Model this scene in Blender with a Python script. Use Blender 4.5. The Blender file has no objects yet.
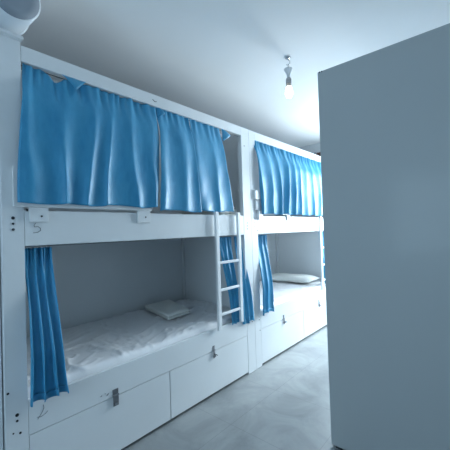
import bpy, bmesh, math, random
from mathutils import Vector, Matrix, noise
random.seed(7)
PI = math.pi
scene = bpy.context.scene
col = scene.collection

# ------------------------------------------------------------------ camera
cd = bpy.data.cameras.new('camera'); cam = bpy.data.objects.new('camera', cd); col.objects.link(cam)
cd.sensor_width = 36; cd.lens = 36 * 312.73 / 450; cd.clip_start = 0.01
# rows: world X, Y, Z expressed in camera axes
RW = Matrix(((0.7546724, 0.03522226, 0.65515568), (0.65531172, 0.00852484, -0.75531044), (-0.03218884, 0.99934315, -0.01664809)))
cam.matrix_world = Matrix.Translation((1.9, .096, 1.434)) @ RW.to_4x4()
scene.camera = cam

# ------------------------------------------------------------------ light
scene.view_settings.view_transform = 'Standard'
scene.view_settings.look = 'None'
scene.view_settings.exposure = 0.24
scene.view_settings.gamma = 1.0
world = bpy.data.worlds.new('world'); scene.world = world; world.use_nodes = True
wb = world.node_tree.nodes['Background']
wb.inputs[0].default_value = (0.55, 0.80, 1.0, 1); wb.inputs[1].default_value = 1.6

def area(name, loc, rot, sx, sy, power, color):
    l = bpy.data.lights.new(name, 'AREA'); l.shape = 'RECTANGLE'; l.size = sx; l.size_y = sy
    l.energy = power; l.color = color
    o = bpy.data.objects.new(name, l); o.location = loc; o.rotation_euler = rot; col.objects.link(o)
    return o
area('far_window_daylight', (0.95, 5.50, 1.85), (-PI/2 + .42, 0, 0), 1.8, 1.7, 285, (0.78, 0.92, 1.0))
area('rear_fill_light', (1.2, -2.42, 1.6), (PI/2, 0, 0), 1.5, 1.4, 36, (0.54, 0.79, 1.0))  # added fill from behind the camera, lifts the near bunk and panel

# ------------------------------------------------------------------ materials
def lin(r, g, b): return (r, g, b, 1)
def new_mat(name):
    m = bpy.data.materials.new(name); m.use_nodes = True
    nt = m.node_tree; return m, nt, nt.nodes, nt.links, nt.nodes['Principled BSDF']
def paint(name, c, rough=0.4, var=0.03, scale=3.0, bump=0.02, bscale=60, coat=0.0, metal=0.0, spec=0.5):
    m, nt, N, L, b = new_mat(name)
    tc = N.new('ShaderNodeTexCoord')
    nz = N.new('ShaderNodeTexNoise'); nz.inputs['Scale'].default_value = scale; nz.inputs['Detail'].default_value = 4
    L.new(tc.outputs['Object'], nz.inputs['Vector'])
    rp = N.new('ShaderNodeValToRGB')
    rp.color_ramp.elements[0].position = .3; rp.color_ramp.elements[1].position = .7
    rp.color_ramp.elements[0].color = lin(*[max(0, x * (1 - var)) for x in c]); rp.color_ramp.elements[1].color = lin(*[min(1, x * (1 + var)) for x in c])
    L.new(nz.outputs['Fac'], rp.inputs['Fac']); L.new(rp.outputs['Color'], b.inputs['Base Color'])
    b.inputs['Roughness'].default_value = rough; b.inputs['Metallic'].default_value = metal
    b.inputs['Coat Weight'].default_value = coat; b.inputs['Coat Roughness'].default_value = .12
    b.inputs['Specular IOR Level'].default_value = spec
    if bump:
        n2 = N.new('ShaderNodeTexNoise'); n2.inputs['Scale'].default_value = bscale
        L.new(tc.outputs['Object'], n2.inputs['Vector'])
        bp = N.new('ShaderNodeBump'); bp.inputs['Strength'].default_value = bump; bp.inputs['Distance'].default_value = .01
        L.new(n2.outputs['Fac'], bp.inputs['Height']); L.new(bp.outputs['Normal'], b.inputs['Normal'])
    return m
M = {}
M['laminate'] = paint('white_laminate', (.74, .77, .79), .38, .02, 2.5, .03, 25)
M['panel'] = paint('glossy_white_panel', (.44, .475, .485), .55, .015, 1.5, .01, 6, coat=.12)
M['ladder'] = paint('white_gloss_paint', (.80, .82, .84), .3, .02, 5, .02, 40)
M['wall'] = paint('wall_paint', (.74, .77, .79), .8, .03, 1.5, .08, 90)
M['ceiling'] = paint('ceiling_paint', (.90, .90, .90), .85, .02, 1.2, .06, 70)
M['sheet'] = paint('white_sheet', (.86, .86, .88), .36, .02, 6, .05, 45, coat=.15)
M['linen'] = paint('off_white_linen', (.82, .83, .80), .8, .02, 8, .15, 220)
M['metal'] = paint('dull_grey_metal', (.23, .24, .26), .38, .15, 30, .05, 80, metal=.7)
M['chrome'] = paint('chrome', (.62, .63, .65), .18, .03, 10, 0, metal=1.0)
M['dark'] = paint('dark_hole', (.02, .02, .025), .7, .1, 20, 0)
M['pencil'] = paint('pencil_mark', (.10, .11, .13), .8, .2, 60, 0)
M['plastic'] = paint('white_plastic', (.80, .82, .84), .35, .01, 4, 0)
M['drum'] = paint('white_enamel', (.78, .82, .86), .3, .02, 3, .01, 20)
M['drum_end'] = paint('grey_end_cap', (.27, .31, .36), .6, .04, 4, .03, 30)
M['socket'] = paint('grey_bulb_socket', (.42, .42, .43), .5, .03, 10, 0)
M['beige'] = paint('beige_bulb_collar', (.72, .62, .54), .5, .03, 10, 0)
M['brown'] = paint('brown_blind_fabric', (.16, .08, .06), .8, .25, 14, .2, 60)
M['wood'] = paint('bed_slat_board', (.6, .6, .58), .6, .06, 5, .05, 30)
M['cord'] = paint('pale_cord', (.7, .72, .74), .5, .03, 10, 0)
M['gap_shade'] = paint('dark_gap_shade', (.03, .035, .04), .6, .1, 20, 0)  # near-black colour paints the shade in gaps at floor level

def curtain_mat():
    m, nt, N, L, b = new_mat('blue_satin_curtain')
    tc = N.new('ShaderNodeTexCoord')
    nz = N.new('ShaderNodeTexNoise'); nz.inputs['Scale'].default_value = 9; nz.inputs['Detail'].default_value = 6; nz.inputs['Roughness'].default_value = .7
    mp = N.new('ShaderNodeMapping'); mp.inputs['Scale'].default_value = (1, 1, .35)
    L.new(tc.outputs['Object'], mp.inputs['Vector']); L.new(mp.outputs['Vector'], nz.inputs['Vector'])
    rp = N.new('ShaderNodeValToRGB'); rp.color_ramp.elements[0].position = .3; rp.color_ramp.elements[1].position = .72
    rp.color_ramp.elements[0].color = lin(.032, .29, .54); rp.color_ramp.elements[1].color = lin(.075, .41, .67)
    L.new(nz.outputs['Fac'], rp.inputs['Fac']); L.new(rp.outputs['Color'], b.inputs['Base Color'])
    n3 = N.new('ShaderNodeTexNoise'); n3.inputs['Scale'].default_value = 55; n3.inputs['Detail'].default_value = 5; n3.inputs['Roughness'].default_value = .75
    L.new(mp.outputs['Vector'], n3.inputs['Vector'])
    mr = N.new('ShaderNodeMapRange'); mr.inputs['From Min'].default_value = .3; mr.inputs['From Max'].default_value = .7; mr.inputs['To Min'].default_value = .30; mr.inputs['To Max'].default_value = .55
    L.new(n3.outputs['Fac'], mr.inputs['Value']); L.new(mr.outputs['Result'], b.inputs['Roughness'])
    b.inputs['Sheen Weight'].default_value = .25; b.inputs['Sheen Roughness'].default_value = .4
    b.inputs['Sheen Tint'].default_value = lin(.6, .85, 1)
    n2 = N.new('ShaderNodeTexNoise'); n2.inputs['Scale'].default_value = 160; n2.inputs['Detail'].default_value = 3
    L.new(tc.outputs['Object'], n2.inputs['Vector'])
    bp = N.new('ShaderNodeBump'); bp.inputs['Strength'].default_value = .25; bp.inputs['Distance'].default_value = .004
    L.new(n2.outputs['Fac'], bp.inputs['Height']); L.new(bp.outputs['Normal'], b.inputs['Normal'])
    tr = N.new('ShaderNodeBsdfTranslucent'); L.new(rp.outputs['Color'], tr.inputs['Color'])
    mx = N.new('ShaderNodeMixShader'); mx.inputs[0].default_value = .18
    L.new(b.outputs[0], mx.inputs[1]); L.new(tr.outputs[0], mx.inputs[2])
    L.new(mx.outputs[0], N['Material Output'].inputs['Surface'])
    return m
M['curtain'] = curtain_mat()

def floor_mat():
    m, nt, N, L, b = new_mat('grey_stone_floor_tiles')
    tc = N.new('ShaderNodeTexCoord')
    mp = N.new('ShaderNodeMapping'); mp.inputs['Location'].default_value = (-.37, -1.855, 0)
    L.new(tc.outputs['Object'], mp.inputs['Vector'])
    br = N.new('ShaderNodeTexBrick'); br.offset = 0; br.inputs['Scale'].default_value = 1
    br.inputs['Brick Width'].default_value = .62; br.inputs['Row Height'].default_value = .62
    br.inputs['Mortar Size'].default_value = .0022; br.inputs['Mortar Smooth'].default_value = .4
    br.inputs['Color1'].default_value = lin(1, 1, 1); br.inputs['Color2'].default_value = lin(.93, .93, .93); br.inputs['Mortar'].default_value = lin(.72, .72, .72)
    L.new(mp.outputs['Vector'], br.inputs['Vector'])
    nz = N.new('ShaderNodeTexNoise'); nz.inputs['Scale'].default_value = 2.6; nz.inputs['Detail'].default_value = 9; nz.inputs['Roughness'].default_value = .62
    nz.inputs['Distortion'].default_value = .8
    L.new(tc.outputs['Object'], nz.inputs['Vector'])
    rp = N.new('ShaderNodeValToRGB'); rp.color_ramp.elements[0].position = .32; rp.color_ramp.elements[1].position = .7
    rp.color_ramp.elements[0].color = lin(.20, .22, .23); rp.color_ramp.elements[1].color = lin(.35, .37, .38)
    L.new(nz.outputs['Fac'], rp.inputs['Fac'])
    mx = N.new('ShaderNodeMix'); mx.data_type = 'RGBA'; mx.blend_type = 'MULTIPLY'; mx.inputs['Factor'].default_value = 1
    L.new(rp.outputs['Color'], mx.inputs['A']); L.new(br.outputs['Color'], mx.inputs['B'])
    L.new(mx.outputs['Result'], b.inputs['Base Color'])
    b.inputs['Roughness'].default_value = .42
    return m
M['floor'] = floor_mat()

def glass_mat():
    m, nt, N, L, b = new_mat('window_glass')
    N.remove(b)
    t = N.new('ShaderNodeBsdfTransparent'); g = N.new('ShaderNodeBsdfGlossy'); g.inputs['Roughness'].default_value = .02
    mx = N.new('ShaderNodeMixShader'); mx.inputs[0].default_value = .06
    L.new(t.outputs[0], mx.inputs[1]); L.new(g.outputs[0], mx.inputs[2]); L.new(mx.outputs[0], N['Material Output'].inputs['Surface'])
    return m
M['glass'] = glass_mat()
def emit_mat(name, c, s):
    m, nt, N, L, b = new_mat(name)
    b.inputs['Base Color'].default_value = lin(*c); b.inputs['Emission Color'].default_value = lin(*c); b.inputs['Emission Strength'].default_value = s
    return m
M['bulb'] = emit_mat('lit_bulb', (1.0, .93, .86), 9)

# ------------------------------------------------------------------ mesh helpers
def obj(name, bm, mat, parent=None, smooth=False, mods=None):
    me = bpy.data.meshes.new(name); bm.normal_update(); bm.to_mesh(me); bm.free()
    me.materials.append(M[mat] if isinstance(mat, str) else mat)
    if smooth:
        for p in me.polygons: p.use_smooth = True
    o = bpy.data.objects.new(name, me); col.objects.link(o)
    if parent is not None: o.parent = parent
    return o
def box(bm, x0, x1, y0, y1, z0, z1, bev=.002):
    r = bmesh.ops.create_cube(bm, size=1)
    vs = r['verts']
    for v in vs:
        v.co = Vector(((x0 + x1) / 2 + v.co.x * (x1 - x0), (y0 + y1) / 2 + v.co.y * (y1 - y0), (z0 + z1) / 2 + v.co.z * (z1 - z0)))
    if bev:
        es = list({e for v in vs for e in v.link_edges})
        bmesh.ops.bevel(bm, geom=es, offset=bev, segments=2, affect='EDGES', profile=.5)
def B(name, mat, parent, *dims, bev=.002):
    bm = bmesh.new(); box(bm, *dims, bev=bev); return obj(name, bm, mat, parent)
def tube(bm, pts, r, seg=8):
    rings = []
    pts = [Vector(p) for p in pts]
    for i, p in enumerate(pts):
        d = (pts[min(i + 1, len(pts) - 1)] - pts[max(i - 1, 0)]).normalized()
        a = d.orthogonal().normalized() if i == 0 else (rings[-1][1] - d * rings[-1][1].dot(d)).normalized()
        b = d.cross(a)
        rings.append(([bm.verts.new(p + (a * math.cos(2 * PI * k / seg) + b * math.sin(2 * PI * k / seg)) * r) for k in range(seg)], a))
    for i in range(len(rings) - 1):
        A, C = rings[i][0], rings[i + 1][0]
        for k in range(seg): bm.faces.new((A[k], A[(k + 1) % seg], C[(k + 1) % seg], C[k]))
    bm.faces.new(rings[0][0][::-1]); bm.faces.new(rings[-1][0])
def lathe(bm, prof, org=(0, 0, 0), axis='Z', seg=32):
    org = Vector(org); rings = []
    for r, h in prof:
        ring = []
        for k in range(seg):
            a = 2 * PI * k / seg; c, s = math.cos(a) * max(r, 1e-4), math.sin(a) * max(r, 1e-4)
            ring.append(bm.verts.new(org + (Vector((c, s, h)) if axis == 'Z' else Vector((h, c, s)))))
        rings.append(ring)
    for A, C in zip(rings, rings[1:]):
        for k in range(seg): bm.faces.new((A[k], A[(k + 1) % seg], C[(k + 1) % seg], C[k]))
    bm.faces.new(rings[0][::-1]); bm.faces.new(rings[-1])
    bmesh.ops.recalc_face_normals(bm, faces=bm.faces)
def empty(name, loc, label, cat, group=None):
    o = bpy.data.objects.new(name, None); col.objects.link(o); o.location = loc; o.empty_display_size = .1
    tag(o, label, cat, group); return o
def tag(o, label, cat, group=None):
    o['label'] = label; o['category'] = cat
    if group: o['group'] = group
def struct(name, mat, dims_list, parent=None, bev=0):
    bm = bmesh.new()
    for d in dims_list: box(bm, *d, bev=bev)
    o = obj(name, bm, mat, parent)
    if parent is None: o['kind'] = 'structure'
    return o
def sstep(a, b, t):
    t = max(0, min(1, (t - a) / (b - a))); return t * t * (3 - 2 * t)

# ------------------------------------------------------------------ room shell
CZ = 2.85; FY = 5.12; RY = -2.2
struct('floor', 'floor', [(-1.2, 3.0, RY - .1, FY + .1, -.1, 0)])
struct('ceiling', 'ceiling', [(-1.2, 3.0, RY - .1, FY + .1, CZ, CZ + .1)])
struct('wall_left', 'wall', [(-1.2, -1.1, RY, FY, 0, CZ)])
struct('wall_far', 'wall', [(-1.1, .15, FY, FY + .12, 0, CZ), (1.75, 2.9, FY, FY + .12, 0, CZ), (.15, 1.75, FY, FY + .12, 0, .7), (.15, 1.75, FY, FY + .12, 2.4, CZ)])
struct('wall_right', 'wall', [(2.9, 3.0, RY, 2.4, 0, CZ), (2.12, 2.9, 2.3, 2.4, 0, CZ), (2.12, 2.22, 2.4, FY, 0, CZ)])
struct('wall_rear', 'wall', [(-1.1, .45, RY - .12, RY, 0, CZ), (1.95, 2.9, RY - .12, RY, 0, CZ), (.45, 1.95, RY - .12, RY, 0, .9), (.45, 1.95, RY - .12, RY, 2.3, CZ)])
def window(name, x0, x1, y0, y1, z0, z1):
    f = .05; xm = (x0 + x1) / 2
    w = struct(name, 'plastic', [(x0, x1, y0, y1, z0, z0 + f), (x0, x1, y0, y1, z1 - f, z1), (x0, x0 + f, y0, y1, z0 + f, z1 - f),
                                 (x1 - f, x1, y0, y1, z0 + f, z1 - f), (xm - .03, xm + .03, y0, y1, z0 + f, z1 - f)])
    ym = (y0 + y1) / 2
    for a, b in ((x0 + f, xm - .03), (xm + .03, x1 - f)):
        bm = bmesh.new(); box(bm, a, b, ym - .003, ym + .003, z0 + f, z1 - f, 0); obj('window_pane', bm, 'glass', w)
window('window_1', .15, 1.75, FY + .03, FY + .09, .7, 2.4)
window('added_rear_window', .45, 1.95, RY - .09, RY - .03, .9, 2.3)  # unseen window, added so the rear fill has an opening

# rolled blind above the far window
bl = empty('roller_blind', (.75, FY - .06, 2.635), 'rolled brown ribbed blind on the far wall, glimpsed above the second bunk', 'blind')
bm = bmesh.new()
prof = []
n = 110
for i in range(n + 1):
    h = -1.07 + 2.05 * i / n
    prof.append((.038 + .008 * (i % 2), h))
lathe(bm, prof, axis='X', seg=20)
obj('blind_roll', bm, 'brown', bl)
for s in (-1.09, 1.0):
    B('bracket', 'metal', bl, s - .01, s + .01, -.04, .058, -.03, .045)

# ------------------------------------------------------------------ bunk beds
D = 1.04     # depth
def screw(parent, y, z, x=.001, r=.007):
    bm = bmesh.new(); lathe(bm, [(r, -.003), (r, .0012), (r * .6, .0016)], (x, y, z), 'X', 12)
    obj('screw', bm, 'dark', parent)
def scribble(name, parent, strokes, r=.0013):
    bm = bmesh.new()
    for s in strokes: tube(bm, s, r, 5)
    return obj(name, bm, 'pencil', parent)
def hasp(parent, y, z, style=0):
    """metal hasp hanging from the front board over the drawer edge (z = drawer top)"""
    bm = bmesh.new()
    w = .02 if style == 0 else .012
    box(bm, .0006, .004, y - w, y + w, z + .010, z + .050, .001)
    tube(bm, [(.007, y - w, z + .012), (.007, y + w, z + .012)], .0055, 10)
    box(bm, .006, .010, y - w * .95, y + w * .95, z - .055, z + .008, .0015)
    tube(bm, [(.001, y - .009, z - .035), (.02, y - .009, z - .035), (.026, y - .004, z - .035), (.026, y + .004, z - .035), (.02, y + .009, z - .035), (.001, y + .009, z - .035)], .0032, 8)
    if style: tube(bm, [(.012, y, z - .02), (.026, y + .012, z - .026), (.027, y + .022, z - .034)], .004, 8)
    o = obj('hasp', bm, 'metal', parent)
    return o
ZB0, ZB1 = .381, .568      # front board
ZR0, ZR1 = 1.384, 1.574    # upper side rail
ZT0, ZT1 = 2.38, 2.466    # top beam
def bunk(y0, y1, p0, p1, div, hasps, label, capped=False, guard=(0, .9)):
    L = y1 - y0
    t = empty('bunk_bed', (0, y0, 0), label, 'bunk bed', 'white curtained bunk beds along the wall')
    g = .0015
    zt = 2.484 if capped else ZT1
    lp = B('post', 'laminate', t, -.045, 0, 0, p0, 0.002, zt)
    rp = B('post', 'laminate', t, -.045, 0, L - p1, L, 0.002, ZT1)
    if capped:
        B('post_cap', 'laminate', lp, -.05, .03, 0, p0 + .006, 2.4845, 2.502)
    B('end_panel', 'laminate', t, -D, -.046, .004, .022, .02, ZT1)
    B('end_panel', 'laminate', t, -D, -.046, L - .022, L - .004, .02, ZT1)
    B('back_panel', 'laminate', t, -D - .018, -D - g, 0, L, .02, ZT1)
    # corner battens inside the lower bunk
    B('corner_batten', 'laminate', t, -D + .001, -D + .03, L - .055, L - .0235, .62, ZR0 - .01)
    B('top_beam', 'laminate', t, -.028, 0, p0 + g, L - p1 - g, ZT0, ZT1)
    ur = B('side_rail', 'laminate', t, -.028, 0, p0 + g, L - p1 - g, ZR0, ZR1)
    fb = B('front_board', 'laminate', t, -.028, 0, p0 + g, L - p1 - g, ZB0 + .004, ZB1)
    B('upper_bed_base', 'laminate', t, -D + .002, -.03, .024, L - .024, 1.40, 1.425)
    B('lower_bed_base', 'wood', t, -D + .002, -.03, .024, L - .024, .43, .455)
    B('plinth', 'gap_shade', t, -.06, -.04, p0 - .02, L - p1 + .02, .002, .06, bev=0)  # coloured dark so the recess under the drawers reads as a shaded line
    B('drawer_divider', 'laminate', t, -D + .002, -.03, div - y0 - .012, div - y0 + .012, .003, .428)
    a, b = p0 + .003, L - p1 - .003
    for (c, d), (hy, st) in zip(((a, div - y0 - .0035), (div - y0 + .0035, b)), hasps):
        dr = empty_part('drawer', t)
        B('drawer_front', 'laminate', dr, -.022, -.001, c, d, .024, ZB0)
        bm = bmesh.new()
        box(bm, -.72, -.023, c + .02, c + .035, .03, .30, 0); box(bm, -.72, -.023, d - .035, d - .02, .03, .30, 0)
        box(bm, -.72, -.705, c + .036, d - .036, .03, .30, 0); box(bm, -.70, -.023, c + .036, d - .036, .03, .04, 0)
        obj('drawer_box', bm, 'wood', dr)
        hasp(dr, hy - y0, ZB0, st)
    # guard board with its hanging tabs
    gb = B('guard_board', 'laminate', t, .002, .016, guard[0], guard[1], 1.592, 1.80)
    # curtain wires
    bm = bmesh.new(); tube(bm, [(-.035, p0, ZT0 - .006), (-.035, L - p1, ZT0 - .006)], .0025); obj('curtain_wire', bm, 'metal', t)
    bm = bmesh.new(); tube(bm, [(-.035, p0, ZR0 - .006), (-.035, L - p1, ZR0 - .006)], .0025); obj('curtain_wire', bm, 'metal', t)
    return t, lp, rp, ur, fb, gb
def empty_part(name, parent):
    o = bpy.data.objects.new(name, None); col.objects.link(o); o.parent = parent; o.empty_display_size = .1; return o

Y1, Y1E = .552, 2.704
b1, lp1, rp1, ur1, fb1, gb1 = bunk(Y1, Y1E, .102, .129, 1.597, ((1.15, 0), (2.08, 1)),
    'nearer white bunk bed, the one with 5 pencilled on its side rail', True, (.05, .915))
def tab(gb, y0, y1, z0, base):
    B('hanging_tab', 'laminate', gb, .002, .014, y0 - base, y1 - base, z0, 1.591, bev=.0015)
tab(gb1, .675, .77, 1.512, Y1); tab(gb1, 1.345, 1.45, 1.505, Y1)
screw(ur1, .735 - Y1, 1.543, .0155, .005); screw(ur1, 1.41 - Y1, 1.545, .0155, .005)
B('latch_slot', 'dark', ur1, .0, .0012, .664 - Y1, .674 - Y1, 1.57, 1.583, bev=0)
for y, z, r in ((.603, 1.533, .0085), (.603, 1.503, .006), (.603, 1.473, .007), (.565, .64, .006), (.603, .516, .0085), (.603, .486, .006), (.585, .43, .004), (.616, .419, .006)):
    screw(lp1, y - Y1, z, .001, r)
for y, z in ((2.63, 1.50), (2.63, 1.47), (2.63, 1.44), (2.66, .50), (2.62, 2.28)):
    screw(rp1, y - Y1, z, .001, .005)
x = .0013
scribble('pencilled_five', ur1, [[(x, 0.708 - Y1, 1.507), (x, 0.700 - Y1, 1.493), (x, 0.703 - Y1, 1.485)],
    [(x, 0.703 - Y1, 1.485), (x, 0.720 - Y1, 1.488), (x, 0.732 - Y1, 1.477), (x, 0.732 - Y1, 1.465), (x, 0.718 - Y1, 1.455), (x, 0.695 - Y1, 1.453)]])
scribble('pencilled_two', fb1, [[(x, 0.726 - Y1, 0.516), (x, 0.729 - Y1, 0.499), (x, 0.721 - Y1, 0.479), (x, 0.698 - Y1, 0.451)],
    [(x, 0.694 - Y1, 0.462), (x, 0.716 - Y1, 0.456), (x, 0.741 - Y1, 0.466), (x, 0.748 - Y1, 0.474)]], .0011)
# scratch marks by the first hasp and a small hook on the beam
scribble('scratch', fb1, [[(x, 1.05 - Y1, .42), (x, 1.06 - Y1, .425)], [(x, 1.09 - Y1, .41), (x, 1.105 - Y1, .42)], [(x, 1.08 - Y1, .425), (x, 1.082 - Y1, .43)]], .0016)
scribble('beam_scratch', b1, [[(x, 1.508 - Y1, 2.425), (x, 1.53 - Y1, 2.412), (x, 1.545 - Y1, 2.418)]], .0022)

b2, lp2, rp2, ur2, fb2, gb2 = bunk(2.706, 4.876, .104, .128, 3.76, ((3.27, 1), (4.22, 1)),
    'farther white bunk bed beyond the first, brightly lit by the far window', False, (.16, .80))
Y2 = 2.706
B('hanging_tab', 'laminate', gb2, .002, .014, 3.41 - Y2, 3.48 - Y2, 1.53, 1.591)
B('clip', 'metal', ur2, .0145, .019, 3.445 - Y2, 3.465 - Y2, 1.51, 1.57)
B('socket_box', 'plastic', lp2, .001, .03, 2.75 - Y2, 2.87 - Y2, 1.745, 1.84)
B('socket_box', 'plastic', lp2, .001, .022, 2.77 - Y2, 2.86 - Y2, 1.635, 1.735)
B('socket_box', 'plastic', lp2, .001, .03, 2.80 - Y2, 2.875 - Y2, 1.535, 1.625)
for y, z in ((2.76, 1.50), (2.76, 1.46), (2.80, 1.42), (2.78, .52), (2.78, .49), (2.79, .38)):
    screw(lp2, y - Y2, z, .001, .005)

# ------------------------------------------------------------------ opposite bunk, seen from its plain end
ob = empty('end_bunk_bed', (1.034, 2.085, 0), 'tall plain grey-white end of the bunk on the right, filling the right edge', 'bunk bed')
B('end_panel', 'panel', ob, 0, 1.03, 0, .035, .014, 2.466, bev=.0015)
B('end_panel', 'laminate', ob, 0, 1.03, 2.0, 2.03, .014, 2.466)
B('back_panel', 'laminate', ob, 1.012, 1.03, .036, 1.999, .02, 2.466)
B('top_beam', 'laminate', ob, .0, .028, .036, 1.999, 2.38, 2.466)
B('side_rail', 'laminate', ob, .0, .028, .036, 1.999, 1.37, 1.555)
B('front_board', 'laminate', ob, .0, .028, .036, 1.999, .36, .57)
B('drawer_front', 'laminate', ob, .001, .022, .038, 1.01, .014, .356)
B('drawer_front', 'laminate', ob, .001, .022, 1.016, 1.997, .014, .356)
B('upper_bed_base', 'laminate', ob, .03, 1.01, .037, 1.998, 1.40, 1.425)
B('lower_bed_base', 'wood', ob, .03, 1.01, .037, 1.998, .43, .455)
B('foot', 'gap_shade', ob, .03, .07, .002, .03, 0.0, .0138, bev=0); B('foot', 'gap_shade', ob, .94, .98, .002, .03, 0.0, .0138, bev=0)
for dx in (.014, .03):
    B('staple', 'dark', ob, dx - .003, dx + .003, -.0015, .003, 2.457, 2.4665, bev=0)

# wardrobe beside the first bunk
wd = empty('wardrobe', (-.02, -.55, 0), 'white wardrobe front at the far left edge beside the first bunk', 'wardrobe')
B('body', 'laminate', wd, -.6, -.02, -.5, 1.098, .02, 2.475)
B('door', 'laminate', wd, -.018, 0, -.498, .282, .05, 2.42)
B('door', 'laminate', wd, -.018, 0, .286, 1.096, .05, 2.45)
for y in (.25, .32):
    bm = bmesh.new(); tube(bm, [(0, y, 1.0), (.03, y, 1.0), (.03, y, 1.16), (0, y, 1.16)], .005); obj('handle', bm, 'chrome', wd)
B('plinth', 'gap_shade', wd, -.58, -.05, -.48, 1.05, 0, .0195, bev=0)

# round container lying above the left end
dr = empty('round_container', (.15, .592, 2.628), 'large round white container with a dark grey end, lying above the left bunk end', 'container'); dr.rotation_euler[1] = .12
R = .118
bm = bmesh.new(); lathe(bm, [(R * .93, -.002), (R, -.008), (R, -.50), (R * .95, -.51)], axis='X', seg=48); obj('body', bm, 'drum', dr, True)
bm = bmesh.new(); lathe(bm, [(R * .90, 0), (R * .92, .0), (R * .92, .003), (R * .6, .006), (0.001, .008)], axis='X', seg=48); obj('end_cap', bm, 'drum_end', dr, True)
bm = bmesh.new(); lathe(bm, [(R * 1.005, -.20), (R * 1.075, -.205), (R * 1.075, -.22), (R * 1.005, -.225)], axis='X', seg=48); obj('rim_band', bm, 'drum', dr)

# ------------------------------------------------------------------ bedding
def wrinkle(p, k=1.0):
    a = noise.noise(Vector((p.x * 2.3, p.y * 2.3, 3.1)))
    q = Vector((p.x * 5 + 1.4 * a, p.y * 3.4 - 2.0 * a, 0))
    r1 = 1 - abs(noise.noise(q)) * 2.2
    r2 = 1 - abs(noise.noise(q * 2.3 + Vector((5, 2, 7)))) * 2.2
    return k * (.012 * a + .013 * max(0, r1) ** 7 + .007 * max(0, r2) ** 6)
def soft_slab(name, x0, x1, y0, y1, z0, z1, mat, nx=60, ny=110, k=1.0, rad=.04, parent=None, extra=None, seed=0):
    bm = bmesh.new(); top = []
    hx, hy = (x1 - x0) / 2, (y1 - y0) / 2; cx, cy = (x0 + x1) / 2, (y0 + y1) / 2
    for i in range(nx + 1):
        row = []
        for j in range(ny + 1):
            u = -1 + 2 * i / nx; v = -1 + 2 * j / ny
            # crowd samples toward edges
            uu = math.sin(u * PI / 2) * .35 + u * .65; vv = math.sin(v * PI / 2) * .35 + v * .65
            X, Yv = cx + uu * hx, cy + vv * hy
            d = min(hx - abs(X - cx), hy - abs(Yv - cy))
            e = 1 if d >= rad else math.sqrt(max(0, 1 - ((rad - d) / rad) ** 2))
            z = z1 - rad * (1 - e) + wrinkle(Vector((X + seed, Yv, 0)), k) * (.3 + .7 * e)
            if extra: z += extra(X, Yv)
            row.append(bm.verts.new((X, Yv, z)))
        top.append(row)
    for i in range(nx):
        for j in range(ny): bm.faces.new((top[i][j], top[i + 1][j], top[i + 1][j + 1], top[i][j + 1]))
    rim = [top[i][0] for i in range(nx + 1)] + [top[nx][j] for j in range(1, ny + 1)] + [top[i][ny] for i in range(nx - 1, -1, -1)] + [top[0][j] for j in range(ny - 1, 0, -1)]
    low = [bm.verts.new((v.co.x, v.co.y, z0)) for v in rim]
    m = len(rim)
    for i in range(m): bm.faces.new((rim[(i + 1) % m], rim[i], low[i], low[(i + 1) % m]))
    bm.faces.new(low)
    bmesh.ops.recalc_face_normals(bm, faces=bm.faces)
    return obj(name, bm, mat, parent, True)
mat1 = soft_slab('mattress', -1.025, -.031, Y1 + .026, Y1E - .027, .457, .610, 'sheet', 110, 210, 1.2, .04)
tag(mat1, 'mattress in crinkled white sheet on the nearer lower bunk', 'mattress')
mat2 = soft_slab('mattress', -1.025, -.031, Y2 + .026, 4.85, .457, .602, 'sheet', k=.5, seed=4)
tag(mat2, 'bright white mattress on the farther lower bunk under the pillow', 'mattress')
mat3 = soft_slab('mattress', -1.025, -.031, Y1 + .026, Y1E - .027, 1.427, 1.57, 'sheet', k=.5, seed=9)
tag(mat3, 'mattress on the nearer upper bunk behind its blue curtains', 'mattress')
mat4 = soft_slab('mattress', -1.025, -.031, Y2 + .026, 4.85, 1.427, 1.57, 'sheet', k=.5, seed=15)
tag(mat4, 'mattress on the farther upper bunk behind its pleated curtain', 'mattress')

def folded(name, corners, z, thick, layers, mat, label, cat):
    c = [Vector((a, b, 0)) for a, b in corners]
    root = None; bm = bmesh.new()
    for l in range(layers):
        off = Vector((random.uniform(-.008, .008), random.uniform(-.008, .008), 0)) * l
        nn = 18; th = thick / layers; g = []
        zz0 = z + l * th
        rows = []
        for i in range(nn + 1):
            row = []
            for j in range(nn + 1):
                u, v = i / nn, j / nn
                p = (c[0] * (1 - u) + c[3] * u) * (1 - v) + (c[1] * (1 - u) + c[2] * u) * v
                p = p + off
                e = min(u, 1 - u, v, 1 - v); q = min(1, e / .06)
                h = zz0 + th * (.45 + .5 * math.sqrt(1 - (1 - q) ** 2)) + .004 * noise.noise(Vector((p.x * 9, p.y * 9, l)))
                row.append(bm.verts.new((p.x, p.y, h)))
            rows.append(row)
        for i in range(nn):
            for j in range(nn): bm.faces.new((rows[i][j], rows[i + 1][j], rows[i + 1][j + 1], rows[i][j + 1]))
        rim = [rows[i][0] for i in range(nn + 1)] + [rows[nn][j] for j in range(1, nn + 1)] + [rows[i][nn] for i in range(nn - 1, -1, -1)] + [rows[0][j] for j in range(nn - 1, 0, -1)]
        low = [bm.verts.new((v.co.x, v.co.y, zz0)) for v in rim]
        for i in range(len(rim)): bm.faces.new((rim[(i + 1) % len(rim)], rim[i], low[i], low[(i + 1) % len(rim)]))
        bm.faces.new(low)
    bmesh.ops.recalc_face_normals(bm, faces=bm.faces)
    o = obj(name, bm, mat, None, True); tag(o, label, cat); return o
folded('folded_sheet', [(-.92, 2.02), (-.95, 2.37), (-.40, 2.19), (-.38, 1.90)], .634, .046, 2, 'linen', 'folded off-white bed linen lying on the nearer lower mattress', 'bed linen')
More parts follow.
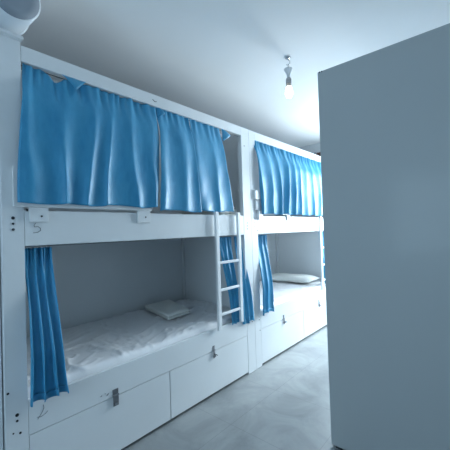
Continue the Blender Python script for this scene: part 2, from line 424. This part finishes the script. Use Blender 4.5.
folded('folded_blanket', [(-.62, 2.30), (-.62, 2.56), (-.06, 2.56), (-.06, 2.30)], 1.576, .10, 4, 'linen', 'folded white blanket at the ladder end of the nearer upper bunk', 'blanket')

def pillow(name, cx, cy, z, lx, ly, h, label, rot=0):
    bm = bmesh.new(); n = 40; T = []; Bt = []
    for side in (1, -1):
        g = []
        for i in range(n + 1):
            row = []
            for j in range(n + 1):
                u, v = -1 + 2 * i / n, -1 + 2 * j / n
                e = max(0, (1 - u ** 4)) ** .55 * max(0, (1 - v ** 4)) ** .55
                pin = 1 - .10 * (1 - abs(u)) * (v * v) * 1.0
                X = u * lx / 2 * (1 - .07 * (1 - v * v) * abs(u)); Yv = v * ly / 2 * (1 - .10 * (1 - u * u))
                hh = h * e * (.62 if side == 1 else .38) + (.010 * noise.noise(Vector((u * 3, v * 3, side))) * e)
                a = Vector((X, Yv, 0)); a.rotate(Matrix.Rotation(rot, 3, 'Z'))
                row.append(bm.verts.new((cx + a.x, cy + a.y, z + h * .38 + side * hh)))
            g.append(row)
        for i in range(n):
            for j in range(n): bm.faces.new((g[i][j], g[i + 1][j], g[i + 1][j + 1], g[i][j + 1]))
    bmesh.ops.remove_doubles(bm, verts=bm.verts, dist=.0008)
    bmesh.ops.recalc_face_normals(bm, faces=bm.faces)
    o = obj(name, bm, 'linen', None, True); tag(o, label, 'pillow'); return o
pillow('pillow', -.56, 4.46, .61, .80, .46, .10, 'plump white pillow at the far end of the farther lower bunk', .05)

# ------------------------------------------------------------------ ladders
def ladder(y, w, label):
    t = empty('ladder', (0, y, .5), label, 'ladder', 'white bunk ladders')
    for yy in (0, w - .04):
        bm = bmesh.new(); box(bm, .018, .043, yy, yy + .04, .055, 1.10, .004)
        # hook over the rail
        obj('ladder_rail', bm, 'ladder', t)
    for z in (.187, .402, .645):
        bm = bmesh.new(); box(bm, .021, .040, .0405, w - .0405, z - .012, z + .012, .004); obj('rung', bm, 'ladder', t)
    for yy in (0, w - .04):
        bm = bmesh.new(); box(bm, -.032, .0175, yy + .006, yy + .034, 1.0895, 1.096, .001); obj('hook', bm, 'ladder', t)
    return t
ladder(2.118, .35, 'white wooden ladder leaning on the nearer bunk, three rungs visible')
ladder(4.27, .35, 'white ladder on the farther bunk, mostly hidden behind the right-hand panel')

# ------------------------------------------------------------------ curtains
def curtain(name, yt, yb, zt, zb, folds, label, group=None, amp=(.010, .022), x=(-.02, .024), xout=.12, ph=0., seed=0, sag=None, hem=.035, header=True, lean=None, sharp=1.0, wild=0.0, xmin=None, mirror=None):
    """cloth hung along Y; t runs 0 (top) to 1 (bottom)"""
    nu, nv = max(60, int(folds * 16)), 56
    def P(s, t):
        rs = s + wild * .03 * math.sin(3.1 * s * PI + seed + 2.2 * t)
        a = yt[0] + (yt[1] - yt[0]) * rs; b = yb[0] + (yb[1] - yb[0]) * rs
        tt = t if lean is None else lean(t)
        y = a + (b - a) * tt
        A = amp[0] + (amp[1] - amp[0]) * sstep(0, .8, t)
        nse = noise.noise(Vector((s * folds * .8 + seed, t * 1.1, seed)))
        ang = 2 * PI * folds * s + ph + 1.8 * nse + .7 * noise.noise(Vector((seed, t * 2, s * 2)))
        w = math.sin(ang)
        w = math.copysign(abs(w) ** sharp, w)
        hf = math.sin(2 * PI * folds * 2.7 * s + seed) * (1 - sstep(0, .22, t)) * amp[0] * .6
        xx = x[0] + (x[1] - x[0]) * sstep(0, xout, t)
        y0_ = y
        mod = .65 + .5 * noise.noise(Vector((s * folds * .45 + 9 + seed, t * .8, 2)))
        X = xx + A * (w * .5 + .5) * mod * 1.6 + hf + .005 * noise.noise(Vector((y0_ * 9, t * 5, seed + 4)))
        y += A * .5 * math.cos(ang) * sstep(0, .3, t)
        zt_ = zt - (sag(s) if sag else 0) - .004 * abs(math.sin(2 * PI * folds * 1.35 * s))
        zb_ = zb + .006 * math.sin(ang * .5 + seed) + .008 * noise.noise(Vector((s * 5, seed, 0)))
        z = zt_ + (zb_ - zt_) * t
        if t < xout * .5 and z > zt - .012: X = min(X, -.004)
        return Vector((X, y, z))
    def sheet(t0, t1, n, push=0):
        bm = bmesh.new(); g = []
        for j in range(n + 1):
            t = t0 + (t1 - t0) * j / n
            g.append([bm.verts.new(P(i / nu, t) + Vector((push, 0, 0))) for i in range(nu + 1)])
        for j in range(n):
            for i in range(nu): bm.faces.new((g[j][i], g[j + 1][i], g[j + 1][i + 1], g[j][i + 1]))
        return bm
    th = hem / (zt - zb)
    o = obj(name, sheet(0, 1 - th, nv), 'curtain', None, True)
    h = None
    if hem: h = obj('hem', sheet(1 - th, 1, 4, .0008), 'curtain', o, True)
    for q, tk in ((o, .0016), (h, .0022)):
        if q is None: continue
        m = q.modifiers.new('thickness', 'SOLIDIFY'); m.thickness = tk; m.offset = 0
    tag(o, label, 'curtain', group); CUR.append(o)
    return o
CUR = []
G = 'blue satin bunk curtains'
sagA = lambda s: .045 * math.exp(-((s - .22) / .045) ** 2) + .01 * abs(math.sin(s * 20))
curtain('curtain', (.664, 1.535), (.622, 1.502), ZT0 + .004, 1.612, 5.5, 'widest blue satin curtain, hanging at the left of the nearer upper bunk', G, (.010, .030), seed=3, hem=0, sag=sagA, sharp=1.0, wild=1.0, xout=.3)
curtain('curtain', (1.553, 1.875), (1.505, 1.955), ZT0 + .004, 1.595, 2.0, 'middle narrow blue curtain on the nearer upper bunk, right of the widest one', G, (.008, .022), seed=12, hem=0, xout=.3, wild=.6)
curtain('curtain', (1.882, 2.275), (1.964, 2.40), ZT0 + .004, 1.603, 2.0, 'right-hand blue curtain of the nearer upper bunk with a turned-out top corner', G, (.008, .018), seed=21, hem=0, x=(-.02, -.004), xout=.3, wild=.6)
curtain('curtain', (.656, .80), (.635, .838), ZR0 - .012, .558, 3.2, 'gathered blue curtain tied at the left end of the nearer lower bunk', G, (.018, .034), seed=31, xout=.75, x=(-.05, .03), lean=lambda t: t ** 2.2)
curtain('curtain', (2.25, 2.44), (2.32, 2.46), ZR0 - .012, .55, 2.6, 'dark blue gathered curtain seen between the rungs of the nearer ladder', G, (.012, .018), seed=44, xout=.8, x=(-.06, .0))
curtain('curtain', (2.46, 2.57), (2.47, 2.685), ZR0 - .012, .515, 2.6, 'bunched blue curtain between the nearer ladder and the middle posts', G, (.012, .018), seed=52, xout=.75, x=(-.05, .01))
curtain('curtain', (2.812, 4.76), (2.815, 4.76), ZT0 + .004, 1.595, 11, 'light blue pleated curtain on the farther upper bunk', G, (.016, .030), seed=61, hem=0, xout=.3, wild=.4)
curtain('curtain', (2.812, 3.04), (2.775, 3.02), ZR0 - .012, .545, 2.6, 'gathered blue curtain at the left end of the farther lower bunk', G, (.014, .022), seed=73, xout=.75, x=(-.05, .03))
curtain('curtain', (4.38, 4.62), (4.40, 4.66), ZR0 - .012, .62, 3.2, 'pale blue curtain behind the farther ladder, beside the right-hand panel', G, (.014, .02), seed=83, xout=.75, x=(-.05, .0))

# turned-out top corners of two curtains
def corner(parent, pts):
    bm = bmesh.new(); A, Bq, C3 = [Vector(p) for p in pts]; n = 8; g = []
    for i in range(n + 1):
        row = []
        for j in range(n + 1 - i):
            p = A + (Bq - A) * (i / n) + (C3 - A) * (j / n)
            p.x += .010 * math.sin(PI * i / n) + .006 * noise.noise(p * 22)
            row.append(bm.verts.new(p))
        g.append(row)
    for i in range(n):
        for j in range(n - i):
            bm.faces.new((g[i][j], g[i + 1][j], g[i][j + 1]))
            if j < n - i - 1: bm.faces.new((g[i + 1][j], g[i + 1][j + 1], g[i][j + 1]))
    o = obj('folded_corner', bm, 'curtain', parent, True)
    m = o.modifiers.new('thickness', 'SOLIDIFY'); m.thickness = .0016; m.offset = 0
corner(CUR[2], [(.018, 2.262, 2.372), (.03, 2.375, 2.325), (.016, 2.27, 2.255)])
corner(CUR[1], [(.012, 1.556, 2.374), (.028, 1.60, 2.33), (.014, 1.535, 2.295)])
corner(CUR[0], [(.012, .86, 2.375), (.035, .93, 2.30), (.012, 1.00, 2.376)])

# opposite curtain: only its hem edge shows past the panel
oc = curtain('curtain', (2.14, 2.28), (2.125, 2.34), 1.372, .625, 3, 'blue curtain whose lower corner peeks out behind the right-hand panel', G, (.012, .022), seed=95, xout=.75, x=(-.05, .0))
for q in (oc, oc.children[0]):
    for v in q.data.vertices: v.co.x = 1.043 - v.co.x

# ------------------------------------------------------------------ pendant bulbs
def pendant(loc, drop, label):
    x, y, z = loc
    t = empty('pendant_bulb', loc, label, 'lamp')
    bm = bmesh.new(); lathe(bm, [(.022, -.001), (.022, -.006), (.012, -.012), (.004, -.016)], axis='Z', seg=20)
    tube(bm, [(0, 0, -.014), (.010, 0, -.03), (.018, 0, -.045), (.010, 0, -.06), (-.004, 0, -.064), (-.016, 0, -.054)], .0035, 8)
    obj('ceiling_hook', bm, 'chrome', t, True)
    z0 = -(drop)           # top of the cone
    bm = bmesh.new(); tube(bm, [(0, 0, -.05), (.002, 0, (z0 - .05) / 2), (0, 0, z0)], .003, 8); obj('cord', bm, 'cord', t)
    bm = bmesh.new(); lathe(bm, [(.034, z0), (.036, z0 - .004), (.030, z0 - .02), (.017, z0 - .045), (.013, z0 - .075)], axis='Z', seg=28); obj('canopy', bm, 'plastic', t, True)
    bm = bmesh.new(); lathe(bm, [(.014, z0 - .076), (.021, z0 - .084), (.023, z0 - .10), (.023, z0 - .128)], axis='Z', seg=28); obj('socket', bm, 'socket', t, True)
    bm = bmesh.new(); lathe(bm, [(.022, z0 - .1285), (.022, z0 - .15)], axis='Z', seg=28); obj('collar', bm, 'beige', t, True)
    zb = z0 - .1505
    bm = bmesh.new(); lathe(bm, [(.020, zb), (.024, zb - .012), (.029, zb - .035), (.031, zb - .055), (.026, zb - .075), (.018, zb - .088), (.001, zb - .093)], axis='Z', seg=28)
    obj('bulb', bm, 'bulb', t, True)
    return t
pendant((.642, 2.41, CZ), .095, 'lit bare bulb in a grey socket hanging from the ceiling over the aisle')
pendant((1.51, -.5, CZ), .29, 'lit bare bulb hanging near the added rear window, on the longer cord')
